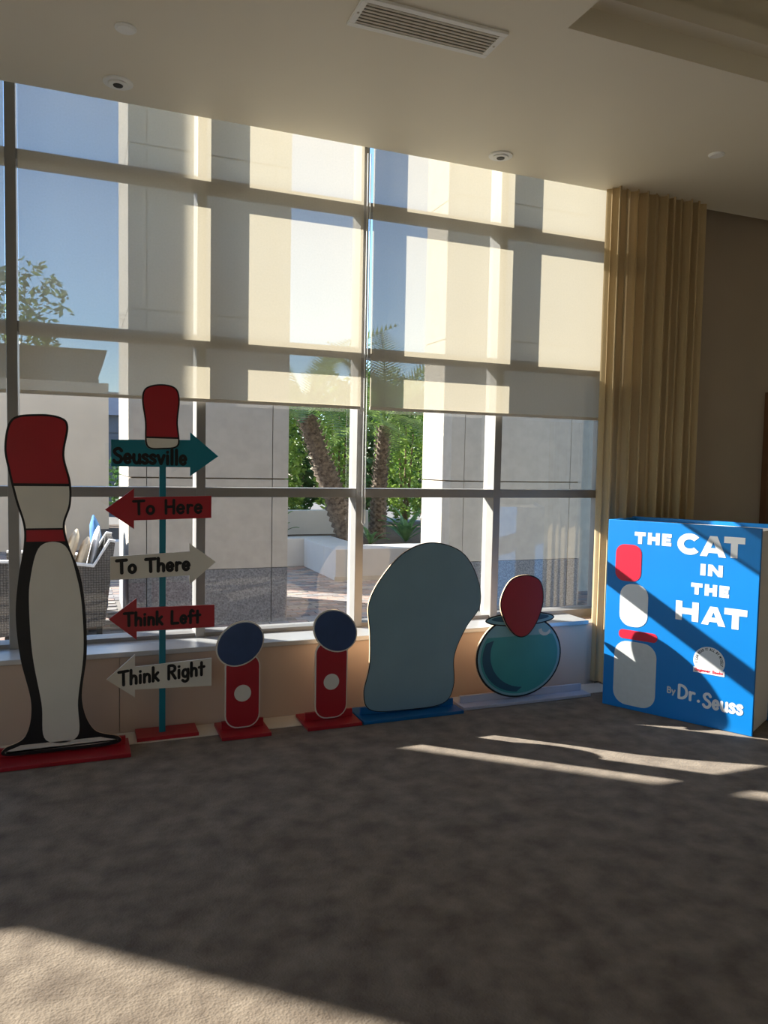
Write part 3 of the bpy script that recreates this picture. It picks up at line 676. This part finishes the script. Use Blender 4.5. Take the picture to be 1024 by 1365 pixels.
def palm(path, r, mate, label):      # mate: bearing of the other palm; fronds that way arch up clear of its trunk
    rnd = random.Random(len(label)); x, y, z = path[0]; t = empty('palm_tree', path[0]); tag(t, label, 'palm tree', 'palms in the planter')
    P = [Vector((a - x, b - y, c - z)) for a, b, c in path]; pts = []; rad = []
    for i in range(len(P) - 1):
        for j in range(14): pts.append(P[i].lerp(P[i + 1], j / 14)); rad.append(r * (1.0 + (.12 if j % 2 else -.06)) * (1.05 - .17 * i))
    pts.append(P[-1]); rad.append(r * .62)
    tr = tube(pts, r, 14, M['bark'], 'trunk', t, rad)
    v = []; f = []                                                    # cut leaf bases around the trunk
    for i in range(2, len(pts) - 1):
        for k in range(9):
            a = 2 * PI * (k + .5 * (i % 2)) / 9; d = Vector((math.cos(a), math.sin(a), 0)); e = Vector((-d.y, d.x, 0)); q = pts[i] + d * r * .95; n = len(v)
            v += [q - e * .035, q + e * .035, q + d * .045 + Vector((0, 0, .06))]; f.append([n, n + 1, n + 2])
    b_ = mesh_obj('leaf_bases', v, f, M['bark'], tr); b_['kind'] = 'stuff'
    for k in range(26):
        o = bpy.data.objects.new('frond', FM); COL.objects.link(o); o.parent = t; o.location = P[-1]
        az = 2 * PI * k / 26 * 5 + rnd.uniform(-.2, .2); near = abs((math.degrees(az) - mate + 180) % 360 - 180) < 24
        o.rotation_euler = (0, math.radians(rnd.uniform(-75, -58) if near else rnd.uniform(-65, 2)), az); s = rnd.uniform(.8, 1.15); o.scale = (s, s, s)
palm([(4.14, 11.75, .36), (3.88, 11.75, 1.0), (3.62, 11.75, 1.62), (3.35, 11.75, 2.34)], .195, 17, 'leaning palm with thick rough trunk rising behind the white planter')
palm([(4.77, 12.2, .36), (4.78, 12.2, 1.0), (4.81, 12.2, 1.6), (4.87, 12.2, 2.26)], .135, 197, 'upright slimmer palm with rough trunk beside the centre mullion')

def broad_plant(x, y, z, n, h, label):
    rnd = random.Random(int(x * 77)); t = empty('broadleaf_plant', (x, y, z)); tag(t, label, 'plant', 'broad-leaved plants in the planter')
    v = []; f = []; nn = 7
    for i in range(nn + 1):
        u = i / nn; w = .075 * math.sin(PI * min(1, .12 + u * .88)) ; p = Vector((.62 * u, 0, .85 * u - .48 * u * u))
        v += [p + Vector((0, -w, .02)), p, p + Vector((0, w, .02))]
    for i in range(nn):
        for j in range(2): f.append([i * 3 + j, i * 3 + j + 1, i * 3 + j + 4, i * 3 + j + 3])
    me = bpy.data.meshes.new('leaf'); me.from_pydata([tuple(a) for a in v], [], f); me.materials.append(M['leafD'])
    for k in range(n):
        o = bpy.data.objects.new('leaf', me); COL.objects.link(o); o.parent = t; s = h * rnd.uniform(.7, 1.15); o.scale = (s, s, s)
        o.rotation_euler = (0, math.radians(rnd.uniform(-35, 15)), 2 * PI * k / n + rnd.uniform(-.3, .3))
broad_plant(3.1, 12.42, .36, 12, .66, 'low broad-leaved plant on the planter side by the near pier')
broad_plant(4.2, 11.05, .36, 10, .5, 'broad-leaved plant at the foot of the leaning palm')
broad_plant(4.95, 11.4, .36, 13, .8, 'large broad-leaved plant at the foot of the upright palm')
broad_plant(5.95, 11.4, .36, 10, .7, 'broad-leaved plant beside the far pier')

# left part of the courtyard
struct(box('wall_courtyard', -9, .53, 14.6, 14.9, -.1, 2.95, M['beige']), 'plain beige courtyard wall')
t = empty('slate_building', (1.2, 24, 0)); tag(t, 'distant dark slate building seen between beige wall and near pier', 'building')
box('wall', -1.4, 2.0, 0, 3, -.1, 2.9, M['slate'], t)
mesh_obj('roof', [(-1.6, -.2, 2.9), (2.2, -.2, 2.9), (2.2, 3.2, 2.9), (-1.6, 3.2, 2.9), (-1.6, 1.5, 3.7), (2.2, 1.5, 3.7)], [[0, 1, 5, 4], [2, 3, 4, 5], [0, 4, 3], [1, 2, 5], [0, 3, 2, 1]], M['slate'], t)
for k in range(5): box('siding_board', -1.4, 2.0, -.03, 0, .2 + k * .55, .7 + k * .55, M['slate'], t)
t = empty('patio_canopy', (-1.9, 16.2, 0)); tag(t, 'brown flat patio canopy on posts rising behind the beige wall', 'canopy')
mesh_obj('roof', [(-2.4, -1.0, 3.61), (2.43, -1.0, 3.61), (2.43, 1.0, 3.61), (-2.4, 1.0, 3.61), (-2.2, -.9, 3.10), (2.26, -.9, 3.10), (2.26, .9, 3.10), (-2.2, .9, 3.10)], [[0, 1, 2, 3], [7, 6, 5, 4], [0, 4, 5, 1], [1, 5, 6, 2], [2, 6, 7, 3], [3, 7, 4, 0]], M['canopy'], t)
for x in (-2.0, 2.24):
    for y in (-.75, .75): box('post', x - .05, x + .05, y - .05, y + .05, GZ, 3.10, M['canopy'], t)
struct(box('courtyard_sun_block', -6.6, -5.2, 17.2, 18.2, -.1, 8.0, M['beige']), 'unseen tall beige block added to shade the courtyard')  # out of view, added to cast shade over paving and planter

# wicker armchair
def armchair(x, y):
    t = empty('wicker_armchair', (x, y, GZ)); tag(t, 'grey woven wicker armchair outside the window, beside the near pier', 'chair')
    W = M['wicker']
    for yy, nm in ((0, 'arm_panel'), (.78, 'arm_panel')):
        slab(nm, [(-.62, .05), (.24, .10), (.33, .86), (.29, .87), (.15, .64), (-.12, .68), (-.62, .70)], yy, yy + .07, W, t)
        slab('arm_sunlit_edge', [(-.62, .70), (-.12, .68), (.15, .64), (.29, .87), (.33, .86), (.335, .88), (.28, .89), (.145, .66), (-.12, .70), (-.62, .72)], yy - .005, yy + .075, M['cushionw'], t)  # pale strip stands for sunlight along the top edges of the arms
    slab('backrest', [(.17, .12), (.24, .10), (.33, .86), (.27, .87)], .07, .78, W, t)
    box('seat', -.62, .18, .07, .78, .12, .36, W, t, .01)
    for sx in (-.58, .17):
        for sy in (.02, .78): box('leg', sx, sx + .05, sy, sy + .05, 0, .13, M['dark'], t)
    return t
armchair(-.01, 7.36)
def cushion(x, y, z, w, d, h, ty, m, label, group=None):
    v = []; f = []; n = 10
    for s in (-1, 1):
        for i in range(n + 1):
            for j in range(n + 1):
                a, b = i / n * 2 - 1, j / n * 2 - 1; e = (1 - a ** 4) * (1 - b ** 4)
                v.append((s * d / 2 * (.15 + .85 * e ** .5), a * w / 2 * (1 - .06 * b * b), (b + 1) / 2 * h * (1 - .05 * a * a)))
    N = (n + 1) ** 2
    for s in range(2):
        for i in range(n):
            for j in range(n): k = s * N + i * (n + 1) + j; f.append([k, k + 1, k + n + 2, k + n + 1])
    edge = [i * (n + 1) for i in range(n + 1)] + [n * (n + 1) + j for j in range(1, n + 1)] + [i * (n + 1) + n for i in range(n - 1, -1, -1)] + [j for j in range(n - 1, 0, -1)]
    for a, b in zip(edge, edge[1:] + edge[:1]): f.append([a, b, b + N, a + N])
    o = mesh_obj('cushion', v, f, m, None, True, (x, y, z)); o.rotation_euler = (0, ty, 0); tag(o, label, 'cushion', group)
for dx, h, lab in ((-.30, .66, 'beige cushion in the wicker armchair, furthest from its back'), (-.18, .62, 'beige cushion in the wicker armchair, between two others'), (-.06, .54, 'beige cushion in the wicker armchair, next to the white one')):
    cushion(dx, 7.66, .36, .40, .09, h, .30, M['cushion'], lab, 'beige cushions in the wicker armchair')
cushion(.06, 7.8, .36, .6, .06, .62, .22, M['cushionw'], 'white back cushion against the wicker armchair back')
cushion(.26, 8.5, 0, .5, .12, 1.03, -.10, M['cushionb'], 'tall blue cushion leaning behind the wicker armchair')
